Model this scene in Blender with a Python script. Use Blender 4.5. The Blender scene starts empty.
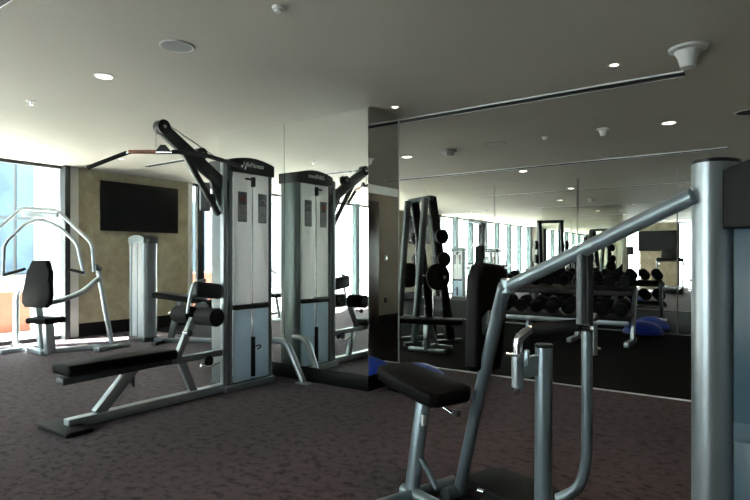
import bpy, bmesh, math, random
from mathutils import Vector, Matrix
random.seed(7)
S = bpy.context.scene
COL = S.collection
PI = math.pi

# ------------------------------------------------------------------ camera, sky, sun, exposure
YAW = math.radians(35.26)
cam_d = bpy.data.cameras.new('camera')
cam_d.sensor_width = 36.0
cam_d.lens = 551.0 / 750.0 * 36.0
cam_d.shift_y = 8.0 / 750.0
cam_d.clip_start = 0.05
cam = bpy.data.objects.new('camera', cam_d)
COL.objects.link(cam)
cam.location = (0, 0, 1.3)
cam.rotation_euler = (PI / 2, 0, YAW)
S.camera = cam

world = bpy.data.worlds.new('sky')
S.world = world
world.use_nodes = True
wn = world.node_tree
wn.nodes.clear()
wo = wn.nodes.new('ShaderNodeOutputWorld')
wb = wn.nodes.new('ShaderNodeBackground')
wb.inputs['Color'].default_value = (0.90, 0.95, 0.96, 1)
wb.inputs['Strength'].default_value = 8.0
wn.links.new(wb.outputs[0], wo.inputs[0])

sun_d = bpy.data.lights.new('sun', 'SUN')
sun_d.energy = 75.0
sun_d.angle = 0.01
sun_d.color = (1.0, 0.95, 0.86)
sun = bpy.data.objects.new('sun', sun_d)
COL.objects.link(sun)
sun.rotation_euler = Vector((0.36, 0.62, -0.85)).to_track_quat('-Z', 'Y').to_euler()

# the window openings act as portals for the sky's light
for (c, rz, w) in (((-9.45, 1.5, 1.4), -PI / 2, 12.4), ((-9.45, 8.7, 1.4), -PI / 2, 3.8)):
    pd = bpy.data.lights.new('window_portal', 'AREA')
    pd.shape = 'RECTANGLE'
    pd.size = w
    pd.size_y = 2.8
    pd.cycles.is_portal = True
    po = bpy.data.objects.new('window_portal', pd)
    COL.objects.link(po)
    po.location = c
    po.rotation_euler = (PI / 2, 0, rz)

vs = S.view_settings
vs.view_transform = 'Standard'
vs.look = 'None'
vs.exposure = 1.22
vs.gamma = 1.0
vs.use_curve_mapping = False
S.cycles.max_bounces = 14
S.cycles.diffuse_bounces = 6
S.cycles.glossy_bounces = 8
S.cycles.transparent_max_bounces = 12
S.cycles.sample_clamp_indirect = 8.0
S.cycles.caustics_reflective = True

# ------------------------------------------------------------------ helpers: image point to room point
F = 551.0
R_ = Vector((math.cos(YAW), math.sin(YAW), 0))
FW = Vector((-math.sin(YAW), math.cos(YAW), 0))


def ray(x, y):
    return R_ * ((x - 375) / F) + FW + Vector((0, 0, (258 - y) / F))


def at(x, y, depth):
    return Vector((0, 0, 1.3)) + ray(x, y) * depth


def atz(x, y, z):
    r = ray(x, y)
    return Vector((0, 0, 1.3)) + r * ((z - 1.3) / r.z)


def atx(x, y, X):
    r = ray(x, y)
    return Vector((0, 0, 1.3)) + r * (X / r.x)


def aty(x, y, Y):
    r = ray(x, y)
    return Vector((0, 0, 1.3)) + r * (Y / r.y)


# ------------------------------------------------------------------ materials
def mat(name, col, metal=0.0, rough=0.5, spec=0.5, emit=None, es=0.0, var=None, bump=None, coat=0.0):
    m = bpy.data.materials.new(name)
    m.use_nodes = True
    nt = m.node_tree
    b = nt.nodes['Principled BSDF']
    b.inputs['Base Color'].default_value = (*col, 1)
    b.inputs['Metallic'].default_value = metal
    b.inputs['Roughness'].default_value = rough
    b.inputs['Specular IOR Level'].default_value = spec
    b.inputs['Coat Weight'].default_value = coat
    if emit:
        b.inputs['Emission Color'].default_value = (*emit, 1)
        b.inputs['Emission Strength'].default_value = es
    tc = nt.nodes.new('ShaderNodeTexCoord')
    if var:
        scale, amt, detail = var
        n = nt.nodes.new('ShaderNodeTexNoise')
        n.inputs['Scale'].default_value = scale
        n.inputs['Detail'].default_value = detail
        nt.links.new(tc.outputs['Object'], n.inputs['Vector'])
        r = nt.nodes.new('ShaderNodeValToRGB')
        r.color_ramp.elements[0].position = 0.35
        r.color_ramp.elements[1].position = 0.65
        r.color_ramp.elements[0].color = (*[c * (1 - amt) for c in col], 1)
        r.color_ramp.elements[1].color = (*[min(1, c * (1 + amt)) for c in col], 1)
        nt.links.new(n.outputs['Fac'], r.inputs['Fac'])
        nt.links.new(r.outputs['Color'], b.inputs['Base Color'])
    if bump:
        scale, st = bump
        n2 = nt.nodes.new('ShaderNodeTexNoise')
        n2.inputs['Scale'].default_value = scale
        n2.inputs['Detail'].default_value = 3
        nt.links.new(tc.outputs['Object'], n2.inputs['Vector'])
        bp = nt.nodes.new('ShaderNodeBump')
        bp.inputs['Strength'].default_value = st
        bp.inputs['Distance'].default_value = 0.01
        nt.links.new(n2.outputs['Fac'], bp.inputs['Height'])
        nt.links.new(bp.outputs['Normal'], b.inputs['Normal'])
    return m


M = {}
M['silver'] = mat('silver_frame', (0.36, 0.40, 0.42), 0.7, 0.33, var=(6, .05, 2))
M['frame_blue'] = mat('platinum_frame', (0.25, 0.31, 0.34), 0.6, 0.28, var=(6, .05, 2))
M['column'] = mat('column_grey', (0.12, 0.14, 0.14), 0.5, 0.38, var=(6, .05, 2))
M['chrome'] = mat('polished_chrome', (0.75, 0.76, 0.77), 1.0, 0.14, var=(10, .03, 2))
M['post'] = mat('dark_post', (0.075, 0.082, 0.088), 0.5, 0.4, var=(8, .1, 2))
M['shroud'] = mat('silver_shroud', (0.62, 0.68, 0.72), 0.25, 0.32, var=(3, .04, 2))
M['shroud_low'] = mat('smoked_shroud', (0.40, 0.50, 0.58), 0.3, 0.25, var=(2, .08, 2))
M['cap'] = mat('charcoal_plastic', (0.018, 0.021, 0.021), 0.0, 0.35, spec=.3, var=(20, .1, 2))
M['arm'] = mat('charcoal_arm', (0.05, 0.054, 0.05), 0.3, 0.42, var=(20, .1, 2))
M['pad'] = mat('black_vinyl', (0.005, 0.0046, 0.0045), 0.0, 0.5, spec=.08, var=(15, .15, 3))
M['grip'] = mat('black_foam', (0.010, 0.010, 0.010), 0.0, 0.7, spec=.15)
M['rubber'] = mat('rubber', (0.008, 0.008, 0.009), 0.0, 0.6, spec=.2, var=(60, .2, 2))
M['iron'] = mat('black_iron', (0.012, 0.012, 0.013), 0.1, 0.42, spec=.3, var=(30, .2, 2))
M['white'] = mat('white_plastic', (0.62, 0.62, 0.60), 0.0, 0.45, var=(10, .03, 2))
M['grille'] = mat('speaker_grille', (0.26, 0.27, 0.28), 0.1, 0.6, var=(400, .3, 1))
M['text'] = mat('white_lettering', (0.75, 0.76, 0.75), 0.2, 0.4, var=(5, .02, 1))
M['red'] = mat('red_print', (0.45, 0.09, 0.07), 0.0, 0.5, var=(30, .1, 1))
M['placard'] = mat('placard_grey', (0.16, 0.17, 0.18), 0.0, 0.4, var=(30, .1, 2))
M['placard_light'] = mat('placard_panel', (0.34, 0.36, 0.37), 0.0, 0.4, var=(30, .1, 2))
M['blue'] = mat('blue_rubber', (0.008, 0.045, 0.42), 0.0, 0.3, var=(10, .1, 2))
M['screen'] = mat('screen_glass', (0.004, 0.004, 0.005), 0.0, 0.25, spec=.12, var=(3, .1, 1))
M['frame_dark'] = mat('window_frame', (0.035, 0.038, 0.04), 0.4, 0.4, var=(10, .1, 2))
M['steel_dark'] = mat('dark_teal_steel', (0.10, 0.13, 0.13), 0.4, 0.4, var=(4, .06, 2))
M['fin'] = mat('pillar_grey_green', (0.09, 0.135, 0.145), 0.1, 0.5, var=(4, .06, 2))
M['jamb'] = mat('white_jamb', (0.70, 0.71, 0.68), 0.0, 0.5, var=(4, .03, 2))
M['base'] = mat('black_skirting', (0.007, 0.007, 0.007), 0.0, 0.4, spec=.1, var=(10, .1, 2))
M['ceiling'] = mat('ceiling_paint', (0.48, 0.458, 0.395), 0.0, 0.75, var=(1.2, .02, 3))
M['slot'] = mat('slot_black', (0.01, 0.01, 0.01), 0.0, 0.6, var=(10, .1, 2))
M['trim'] = mat('aluminium_trim', (0.72, 0.73, 0.72), 0.6, 0.35, var=(10, .05, 2))
M['wall'] = mat('beige_wall', (0.25, 0.24, 0.20), 0.0, 0.65, var=(2, .04, 3))
M['brown_wall'] = mat('taupe_wall', (0.20, 0.155, 0.115), 0.0, 0.55, var=(1.5, .08, 3))
M['door'] = mat('dark_wood_door', (0.05, 0.03, 0.02), 0.0, 0.4, var=(6, .2, 4))
M['lamp'] = mat('lamp_disc', (0.9, 0.9, 0.85), 0.0, 0.4, emit=(1.0, 0.93, 0.82), es=2.6)
M['lamp_warm'] = mat('lamp_disc_warm', (0.9, 0.85, 0.8), 0.0, 0.4, emit=(1.0, 0.78, 0.62), es=2.4)
M['terrace'] = mat('terrace_stone', (0.55, 0.53, 0.50), 0.0, 0.8, var=(1.5, .08, 3))
M['building'] = mat('white_render', (0.22, 0.23, 0.24), 0.0, 0.8, var=(.6, .04, 3))
M['bglass'] = mat('blue_window', (0.050, 0.075, 0.095), 0.0, 0.4, spec=.05, var=(1, .2, 2))
M['terracotta'] = mat('terracotta', (0.13, 0.036, 0.018), 0.0, 0.7, var=(4, .1, 3))
M['leaf'] = mat('leaf_green', (0.08, 0.16, 0.05), 0.0, 0.6, var=(8, .3, 3))
M['led'] = mat('display_glow', (0.2, 0.25, 0.3), 0.0, 0.3, emit=(0.5, 0.7, 0.9), es=0.25)


def wallpaper():
    m = mat('mottled_wallpaper', (0.30, 0.265, 0.17), 0.1, 0.5)
    nt = m.node_tree
    b = nt.nodes['Principled BSDF']
    tc = nt.nodes.new('ShaderNodeTexCoord')
    n = nt.nodes.new('ShaderNodeTexNoise')
    n.inputs['Scale'].default_value = 3.2
    n.inputs['Detail'].default_value = 7
    n.inputs['Roughness'].default_value = 0.65
    nt.links.new(tc.outputs['Object'], n.inputs['Vector'])
    r = nt.nodes.new('ShaderNodeValToRGB')
    r.color_ramp.elements[0].position = 0.33
    r.color_ramp.elements[1].position = 0.68
    r.color_ramp.elements[0].color = (0.26, 0.23, 0.15, 1)
    r.color_ramp.elements[1].color = (0.46, 0.42, 0.29, 1)
    nt.links.new(n.outputs['Fac'], r.inputs['Fac'])
    nt.links.new(r.outputs['Color'], b.inputs['Base Color'])
    return m


def carpet(name, dark, mid, light, sheen):
    m = mat(name, mid, 0.0, 0.92, spec=0.15)
    nt = m.node_tree
    b = nt.nodes['Principled BSDF']
    tc = nt.nodes.new('ShaderNodeTexCoord')
    mp = nt.nodes.new('ShaderNodeMapping')
    mp.inputs['Scale'].default_value = (0.8, 1.0, 1.0)
    nt.links.new(tc.outputs['Object'], mp.inputs['Vector'])
    n = nt.nodes.new('ShaderNodeTexNoise')
    n.inputs['Scale'].default_value = 17
    n.inputs['Detail'].default_value = 6
    n.inputs['Roughness'].default_value = 0.7
    nt.links.new(mp.outputs['Vector'], n.inputs['Vector'])
    r = nt.nodes.new('ShaderNodeValToRGB')
    r.color_ramp.elements[0].position = 0.40
    r.color_ramp.elements[0].color = (*dark, 1)
    r.color_ramp.elements[1].position = 0.47
    r.color_ramp.elements[1].color = (*mid, 1)
    e = r.color_ramp.elements.new(0.68)
    e.color = (*light, 1)
    nt.links.new(n.outputs['Fac'], r.inputs['Fac'])
    nt.links.new(r.outputs['Color'], b.inputs['Base Color'])
    n3 = nt.nodes.new('ShaderNodeTexNoise')
    n3.inputs['Scale'].default_value = 90
    n3.inputs['Detail'].default_value = 4
    nt.links.new(tc.outputs['Object'], n3.inputs['Vector'])
    bp = nt.nodes.new('ShaderNodeBump')
    bp.inputs['Strength'].default_value = 0.5
    bp.inputs['Distance'].default_value = 0.01
    nt.links.new(n3.outputs['Fac'], bp.inputs['Height'])
    nt.links.new(bp.outputs['Normal'], b.inputs['Normal'])
    b.inputs['Sheen Weight'].default_value = sheen
    b.inputs['Sheen Roughness'].default_value = 0.6
    return m


M['wallpaper'] = wallpaper()
M['carpet'] = carpet('brown_carpet', (0.022, 0.016, 0.020), (0.062, 0.044, 0.051), (0.092, 0.067, 0.076), 0.05)
M['rubber_floor'] = mat('black_rubber_floor', (0.009, 0.0085, 0.0085), 0.0, 0.85, spec=.04, var=(120, .5, 2), bump=(160, .15))


def mirror_mat():
    m = bpy.data.materials.new('mirror_silver')
    m.use_nodes = True
    nt = m.node_tree
    nt.nodes.clear()
    o = nt.nodes.new('ShaderNodeOutputMaterial')
    g = nt.nodes.new('ShaderNodeBsdfGlossy')
    g.inputs['Color'].default_value = (0.93, 0.955, 0.91, 1)
    g.inputs['Roughness'].default_value = 0.0
    nt.links.new(g.outputs[0], o.inputs[0])
    return m


def glass_mat():
    m = bpy.data.materials.new('clear_glass')
    m.use_nodes = True
    nt = m.node_tree
    nt.nodes.clear()
    o = nt.nodes.new('ShaderNodeOutputMaterial')
    t = nt.nodes.new('ShaderNodeBsdfTransparent')
    t.inputs['Color'].default_value = (0.90, 0.95, 0.95, 1)
    g = nt.nodes.new('ShaderNodeBsdfGlossy')
    g.inputs['Roughness'].default_value = 0.0
    lw = nt.nodes.new('ShaderNodeLayerWeight')
    lw.inputs['Blend'].default_value = 0.5
    pw_ = nt.nodes.new('ShaderNodeMath')
    pw_.operation = 'POWER'
    pw_.inputs[1].default_value = 5.0
    nt.links.new(lw.outputs['Facing'], pw_.inputs[0])
    f = nt.nodes.new('ShaderNodeMath')
    f.operation = 'MULTIPLY_ADD'
    f.inputs[1].default_value = 0.6
    f.inputs[2].default_value = 0.02
    nt.links.new(pw_.outputs[0], f.inputs[0])
    mx = nt.nodes.new('ShaderNodeMixShader')
    nt.links.new(f.outputs[0], mx.inputs[0])
    nt.links.new(t.outputs[0], mx.inputs[1])
    nt.links.new(g.outputs[0], mx.inputs[2])
    nt.links.new(mx.outputs[0], o.inputs[0])
    return m


def shroud_mat(name, col, tr):
    m = mat(name, col, 0.0, 0.3, var=(3, .04, 2))
    nt = m.node_tree
    b = nt.nodes['Principled BSDF']
    o = nt.nodes['Material Output']
    t = nt.nodes.new('ShaderNodeBsdfTranslucent')
    t.inputs['Color'].default_value = (*[min(.97, c * 1.25) for c in col], 1)
    x = nt.nodes.new('ShaderNodeMixShader')
    x.inputs[0].default_value = tr
    nt.links.new(b.outputs[0], x.inputs[1])
    nt.links.new(t.outputs[0], x.inputs[2])
    nt.links.new(x.outputs[0], o.inputs[0])
    return m


M['shroud'] = shroud_mat('milky_shroud', (0.94, 0.96, 0.97), .85)
M['shroud_low'] = shroud_mat('smoked_shroud', (0.60, 0.69, 0.76), .65)
M['shroud_shaded'] = mat('shaded_shroud', (0.05, 0.09, 0.12), 0.0, 0.3, var=(3, .04, 2))  # smoked shroud as seen in shade, with the shade put into its colour
M['mirror'] = mirror_mat()
M['glass'] = glass_mat()


# ------------------------------------------------------------------ mesh helpers
class MB:
    """collects shapes into one mesh"""

    def __init__(self):
        self.bm = bmesh.new()
        self.mats = []
        self.cur = 0

    def use(self, m):
        if m not in self.mats:
            self.mats.append(m)
        self.cur = self.mats.index(m)
        return self

    def _fin(self, geom_faces):
        for f in geom_faces:
            f.material_index = self.cur
            f.smooth = True

    def box(self, c, size, rot=None, bev=0.0, seg=2):
        """c centre, size full extents, rot Matrix/euler"""
        before = set(self.bm.faces)
        r = bmesh.ops.create_cube(self.bm, size=1.0)
        vs_ = r['verts']
        for v in vs_:
            v.co = Vector((v.co.x * size[0], v.co.y * size[1], v.co.z * size[2]))
        if bev > 0:
            es = list({e for v in vs_ for e in v.link_edges})
            bmesh.ops.bevel(self.bm, geom=es, offset=bev, segments=seg, affect='EDGES', profile=0.5)
        fs = [f for f in self.bm.faces if f not in before]
        vv = list({v for f in fs for v in f.verts})
        if rot is not None:
            if not isinstance(rot, Matrix):
                rot = Matrix.Rotation(rot, 3, 'Z')
            for v in vv:
                v.co = rot @ v.co
        for v in vv:
            v.co += Vector(c)
        self._fin(fs)
        return self

    def beam(self, a, b, w, h, bev=0.006, up=(0, 0, 1)):
        """rectangular beam from a to b; w across, h along up"""
        a, b = Vector(a), Vector(b)
        d = (b - a)
        L = d.length
        d.normalize()
        u = Vector(up)
        s = d.cross(u)
        if s.length < 1e-4:
            s = d.cross(Vector((0, 1, 0)))
        s.normalize()
        u = s.cross(d).normalized()
        rot = Matrix((d, s, u)).transposed()
        return self.box((a + b) / 2, (L, w, h), rot, bev)

    def tube(self, pts, r, fillet=0.0, seg=14, r2=None, cap=True):
        """round (or oval r x r2) tube through points with rounded corners"""
        P = [Vector(p) for p in pts]
        if fillet > 0 and len(P) > 2:
            out = [P[0]]
            for i in range(1, len(P) - 1):
                a, c, b = P[i - 1], P[i], P[i + 1]
                da, db = (a - c), (b - c)
                f = min(fillet, da.length * .48, db.length * .48)
                p0, p1 = c + da.normalized() * f, c + db.normalized() * f
                for k in range(7):
                    t = k / 6
                    out.append(p0 * (1 - t) ** 2 + c * 2 * t * (1 - t) + p1 * t * t)
            out.append(P[-1])
            P = out
        n = len(P)
        T = []
        for i in range(n):
            if i == 0:
                t = P[1] - P[0]
            elif i == n - 1:
                t = P[-1] - P[-2]
            else:
                t = (P[i + 1] - P[i]).normalized() + (P[i] - P[i - 1]).normalized()
            T.append(t.normalized())
        N = T[0].orthogonal().normalized()
        if abs(T[0].z) < 0.9:
            N = Vector((0, 0, 1)) - T[0] * T[0].z
            N.normalize()
        else:
            N = Vector((1, 0, 0)) - T[0] * T[0].x
            N.normalize()
        rings = []
        faces = []
        for i in range(n):
            N = (N - T[i] * N.dot(T[i]))
            N.normalize()
            B = T[i].cross(N)
            ring = []
            for k in range(seg):
                a = 2 * PI * k / seg
                ring.append(self.bm.verts.new(P[i] + N * math.cos(a) * r + B * math.sin(a) * (r2 or r)))
            rings.append(ring)
        for i in range(n - 1):
            for k in range(seg):
                faces.append(self.bm.faces.new((rings[i][k], rings[i][(k + 1) % seg], rings[i + 1][(k + 1) % seg], rings[i + 1][k])))
        if cap:
            faces.append(self.bm.faces.new(list(reversed(rings[0]))))
            faces.append(self.bm.faces.new(rings[-1]))
        self._fin(faces)
        return self

    def cyl(self, a, b, r, seg=20):
        return self.tube([a, b], r, seg=seg)

    def lathe(self, prof, c=(0, 0, 0), seg=28, rot=None):
        """prof list of (radius, height) turned about Z"""
        rings = []
        faces = []
        c = Vector(c)

        def P(x, y, z):
            v = Vector((x, y, z))
            if rot is not None:
                v = rot @ v
            return v + c
        for (r, z) in prof:
            if r < 1e-5:
                rings.append([self.bm.verts.new(P(0, 0, z))])
            else:
                rings.append([self.bm.verts.new(P(r * math.cos(2 * PI * k / seg), r * math.sin(2 * PI * k / seg), z)) for k in range(seg)])
        for i in range(len(rings) - 1):
            A, B = rings[i], rings[i + 1]
            for k in range(seg):
                k2 = (k + 1) % seg
                if len(A) == 1 and len(B) == 1:
                    continue
                if len(A) == 1:
                    faces.append(self.bm.faces.new((A[0], B[k2], B[k])))
                elif len(B) == 1:
                    faces.append(self.bm.faces.new((A[k], A[k2], B[0])))
                else:
                    faces.append(self.bm.faces.new((A[k], A[k2], B[k2], B[k])))
        self._fin(faces)
        return self

    def prism(self, outline, depth, xf=None, bev=0.0):
        """outline in local XZ extruded along Y by depth, centred; xf Matrix 4x4"""
        before = set(self.bm.faces)
        a = [self.bm.verts.new(Vector((x, -depth / 2, z))) for x, z in outline]
        b = [self.bm.verts.new(Vector((x, depth / 2, z))) for x, z in outline]
        n = len(a)
        self.bm.faces.new(a)
        self.bm.faces.new(list(reversed(b)))
        for i in range(n):
            self.bm.faces.new((a[(i + 1) % n], a[i], b[i], b[(i + 1) % n]))
        fs = [f for f in self.bm.faces if f not in before]
        if bev > 0:
            es = [e for f in fs[:2] for e in f.edges]
            bmesh.ops.bevel(self.bm, geom=es, offset=bev, segments=3, affect='EDGES', profile=0.5)
            fs = [f for f in self.bm.faces if f not in before]
        if xf is not None:
            for v in {v for f in fs for v in f.verts}:
                v.co = xf @ v.co
        self._fin(fs)
        return self

    def build(self, name, m=None, parent=None, smooth=True):
        if m is not None and not self.mats:
            self.mats = [m]
        me = bpy.data.meshes.new(name)
        bmesh.ops.recalc_face_normals(self.bm, faces=self.bm.faces[:])
        self.bm.to_mesh(me)
        self.bm.free()
        for k in self.mats:
            me.materials.append(M[k] if isinstance(k, str) else k)
        me.set_sharp_from_angle(angle=math.radians(35))
        o = bpy.data.objects.new(name, me)
        COL.objects.link(o)
        if parent is not None:
            o.parent = parent
        return o


def thing(name, label, cat, loc=(0, 0, 0), rz=0.0, group=None):
    o = bpy.data.objects.new(name, None)
    COL.objects.link(o)
    o.location = loc
    o.rotation_euler = (0, 0, rz)
    o['label'] = label
    o['category'] = cat
    if group:
        o['group'] = group
    return o


def tag(o, label, cat, group=None):
    o['label'] = label
    o['category'] = cat
    if group:
        o['group'] = group
    return o


def struct(o):
    o['kind'] = 'structure'
    return o


def dup(root, loc, rz, label, group=None):
    r = root.copy()
    COL.objects.link(r)
    r.location = loc
    r.rotation_euler = (0, 0, rz)
    r['label'] = label
    if group:
        r['group'] = group
    for ch in list(root.children):
        c = ch.copy()
        COL.objects.link(c)
        c.parent = r
        for g in ch.children:
            d = g.copy()
            COL.objects.link(d)
            d.parent = c
    return r


def words(name, body, size, m, parent, loc, rot, ext=0.001, shear=0.0, offset=0.0):
    cu = bpy.data.curves.new(name, 'FONT')
    cu.body = body
    cu.size = size
    cu.extrude = ext
    cu.shear = shear
    cu.offset = offset
    cu.align_x = 'CENTER'
    cu.align_y = 'CENTER'
    t = bpy.data.objects.new(name + '_curve', cu)
    COL.objects.link(t)
    bpy.context.view_layer.update()
    me = bpy.data.meshes.new_from_object(t.evaluated_get(bpy.context.evaluated_depsgraph_get()))
    bpy.data.objects.remove(t)
    me.materials.clear()
    me.materials.append(M[m])
    o = bpy.data.objects.new(name, me)
    COL.objects.link(o)
    o.parent = parent
    o.location = loc
    o.rotation_euler = rot
    return o


# ------------------------------------------------------------------ room shell
XW = -9.23          # window side
YM = 10.5           # far mirrored wall
YB = -4.7           # back wall
H = 2.774
XR = 0.15
YL = 5.73           # carpet edge

struct(MB().box(((XW + 4) / 2, (YB + YL) / 2, -0.05), (4 - XW, YL - YB, 0.1)).build('floor', 'carpet'))
struct(MB().box(((XW + XR) / 2, (YM + 0.1 + YL) / 2, -0.05), (XR - XW, YM + 0.1 - YL, 0.1)).build('floor', 'rubber_floor'))
struct(MB().box(((-5.4 + XR) / 2, YL, 0.004), (XR + 5.4, 0.028, 0.008)).build('trim_1', 'trim'))
struct(MB().box(((XW + 4) / 2, (YB + YM) / 2, H + 0.06), (4 - XW + 0.5, YM - YB + 0.4, 0.12)).build('ceiling', 'ceiling'))
struct(MB().box(((XW + XR) / 2, YM + 0.11, H / 2), (XR - XW + 0.4, 0.12, H)).build('wall_far', 'jamb'))
struct(MB().box((XR + 0.06, (4.5 + YM) / 2, H / 2), (0.12, YM - 4.5, H)).use('brown_wall').build('wall_right'))
struct(MB().box(((XR + 0.12 + 4) / 2, 4.56, H / 2), (4 - XR - 0.12, 0.12, H)).build('wall_front', 'wall'))
struct(MB().box((4.06, (YB + 4.5) / 2, H / 2), (0.12, 4.5 - YB, H)).build('wall_side', 'wall'))
struct(MB().box((XR - 0.008, (4.5 + YM) / 2, 0.06), (0.016, YM - 4.5, 0.12)).build('baseboard_right', 'base'))
struct(MB().box((XR - 0.012, (6.2 + YM) / 2, H - 0.085), (0.024, YM - 6.2, 0.17)).build('trim_2', 'jamb'))

# back wall: solid parts and windows
struct(MB().box((-3.62, YB - 0.06, H / 2), (1.45, 0.12, H)).build('wall_back', 'wallpaper'))
struct(MB().box(((-1.9 + 4) / 2, YB - 0.06, H / 2), (5.9, 0.12, H)).build('wall_back', 'wall'))
struct(MB().box((-7.8, YB - 0.06, H / 2), (2.9, 0.12, H)).build('wall_back', 'wall'))


def window(name, a, b, mull, horiz=None, frame=0.05, fw=0.07):
    """glazed opening along X or Y from a to b (2D points), full height"""
    a, b = Vector((*a, 0)), Vector((*b, 0))
    d = (b - a).normalized()
    L = (b - a).length
    rot = math.atan2(d.y, d.x)
    mb = MB().use('glass')
    mb.box((a + b) / 2 + Vector((0, 0, H / 2)), (L, 0.012, H - 0.02), rot)
    o = struct(mb.build(name))
    f = MB().use('frame_dark')
    f.box((a + b) / 2 + Vector((0, 0, 0.03)), (L, fw, 0.06), rot)
    f.box((a + b) / 2 + Vector((0, 0, H - 0.025)), (L, fw, 0.05), rot)
    for t in mull:
        f.box(a + d * t + Vector((0, 0, H / 2)), (frame, fw, H), rot)
    fo = f.build('window_frame', parent=o)
    return o


# window side (left of the picture): panels of glass with grey-green fins
ys = [4.34 - 1.28 * k for k in range(0, 8)]
window('window_1', (XW, YB), (XW, 4.40), [y - YB for y in ys])
for k, y in enumerate(ys):
    w = 0.08 if k == 0 else 0.18
    struct(MB().box((XW + 0.10, y, H / 2), (0.14, w, H)).build('trim_%d' % (3 + k), 'frame_dark' if k == 0 else 'fin'))
struct(MB().box((XW - 0.09, 4.49, H / 2), (0.24, 0.18, H)).build('trim_12', 'jamb'))
struct(MB().box((XW - 0.12, 5.64, H / 2), (0.24, 2.12, H)).build('wall_left', 'wallpaper'))
struct(MB().box((XW + 0.008, 5.64, 0.11), (0.02, 2.12, 0.22)).build('baseboard_left', 'base'))
struct(MB().box((XW - 0.10, 6.75, H / 2), (0.24, 0.1, H)).build('trim_13', 'jamb'))
window('window_2', (XW, 6.80), (XW, YM), [0.18, 1.2, 2.3, 3.4], frame=0.16)
window('window_3', (-6.35, YB), (-4.35, YB), [0.03, 1.0, 1.97])
window('window_4', (-2.9, YB), (-1.9, YB), [0.03, 0.97])

# door and wall fittings on the right wall (seen in the side of the mirrored pillar)
dr = struct(MB().box((XR - 0.02, 8.75, 1.22), (0.05, 0.9, 2.44), bev=0.004).build('door_1', 'door'))
MB().use('chrome').tube([(XR - 0.05, 8.42, 1.02), (XR - 0.09, 8.42, 1.02), (XR - 0.09, 8.54, 1.02)], 0.011, 0.02).build('door_handle', parent=dr)
t = thing('thermostat', 'small white round thermostat on the brown wall beside the door', 'thermostat', (XR, 9.5, 1.3), 0)
MB().use('white').box((-0.012, 0, 0), (0.024, 0.11, 0.11), bev=0.02, seg=3).build('housing', parent=t)
MB().use('chrome').cyl((-0.02, 0, 0), (-0.034, 0, 0), 0.035).build('dial', parent=t)
t = thing('wall_socket', 'dark wall socket low on the brown wall beside the door', 'socket', (XR, 9.5, 0.42), 0)
MB().use('base').box((-0.006, 0, 0), (0.012, 0.1, 0.1), bev=0.004).build('face_plate', parent=t)
MB().use('iron').box((-0.014, 0, 0), (0.008, 0.05, 0.05), bev=0.003).build('outlet', parent=t)

# mirrored pillar: black core block, plinth, mirror panels
CX0, CX1, CY0, CY1 = -5.37, -3.15, 4.34, 4.89
struct(MB().use('base').box(((CX0 + CX1) / 2, (CY0 + CY1) / 2, H / 2), (CX1 - CX0 - 0.03, CY1 - CY0 - 0.03, H)).build('wall_pillar'))
struct(MB().use('base').box(((CX0 + CX1) / 2, (CY0 + CY1) / 2, 0.075), (CX1 - CX0 + 0.012, CY1 - CY0 + 0.012, 0.15), bev=0.003).build('baseboard_pillar'))
XJ = -4.285


def mirror_panel(c, size, rz, label, group):
    o = MB().use('mirror').box((0, 0, 0), size, bev=0.0015, seg=1).build('mirror_panel')
    o.location = c
    o.rotation_euler = (0, 0, rz)
    tag(o, label, 'mirror', group)
    return o


mh = H - 0.155
for (x0, x1, lb) in ((CX0, XJ - 0.003, 'tall mirror panel on the pillar front, the one behind the lat pulldown tower'),
                     (XJ + 0.003, CX1, 'tall mirror panel on the pillar front, beside the dark outer corner')):
    mirror_panel(((x0 + x1) / 2, CY0 + 0.004, 0.15 + mh / 2), (x1 - x0, 0.008, mh), 0, lb, 'mirrors cladding the pillar')
mirror_panel((CX1 - 0.004, (CY0 + CY1) / 2 + .004, 0.15 + mh / 2), (0.008, CY1 - CY0 - 0.016, mh), 0, 'narrow dark mirror panel on the end of the pillar', 'mirrors cladding the pillar')
mirror_panel((CX0 + 0.004, (CY0 + CY1) / 2 + .004, 0.15 + mh / 2), (0.008, CY1 - CY0 - 0.016, mh), 0, 'narrow mirror panel on the window side of the pillar', 'mirrors cladding the pillar')
mirror_panel(((CX0 + CX1) / 2, CY1 - 0.004, 0.15 + mh / 2), (CX1 - CX0, 0.008, mh), 0, 'wide mirror panel on the rear of the pillar facing the weights area', 'mirrors cladding the pillar')
struct(MB().use('trim').box((CX1 + 0.002, CY1 - 0.002, H / 2), (0.008, 0.008, H)).build('trim_14'))

js = [XR - 0.02, -1.2, -2.83, -4.46, -6.09, -7.72, XW + 0.03]
wh = ['beside the brown wall with the door', 'behind the end of the dumbbell rack', 'behind the middle of the dumbbell rack',
      'behind the smith machine', 'showing the tall window pillars', 'next to the glazed wall']
for k in range(6):
    x1, x0 = js[k] - 0.008, js[k + 1] + 0.008
    mirror_panel(((x0 + x1) / 2, YM + 0.02, H / 2 + .01), (x1 - x0, 0.008, H - 0.03), 0, 'floor to ceiling mirror panel on the far wall, ' + wh[k], 'mirrors on the far wall')


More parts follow.
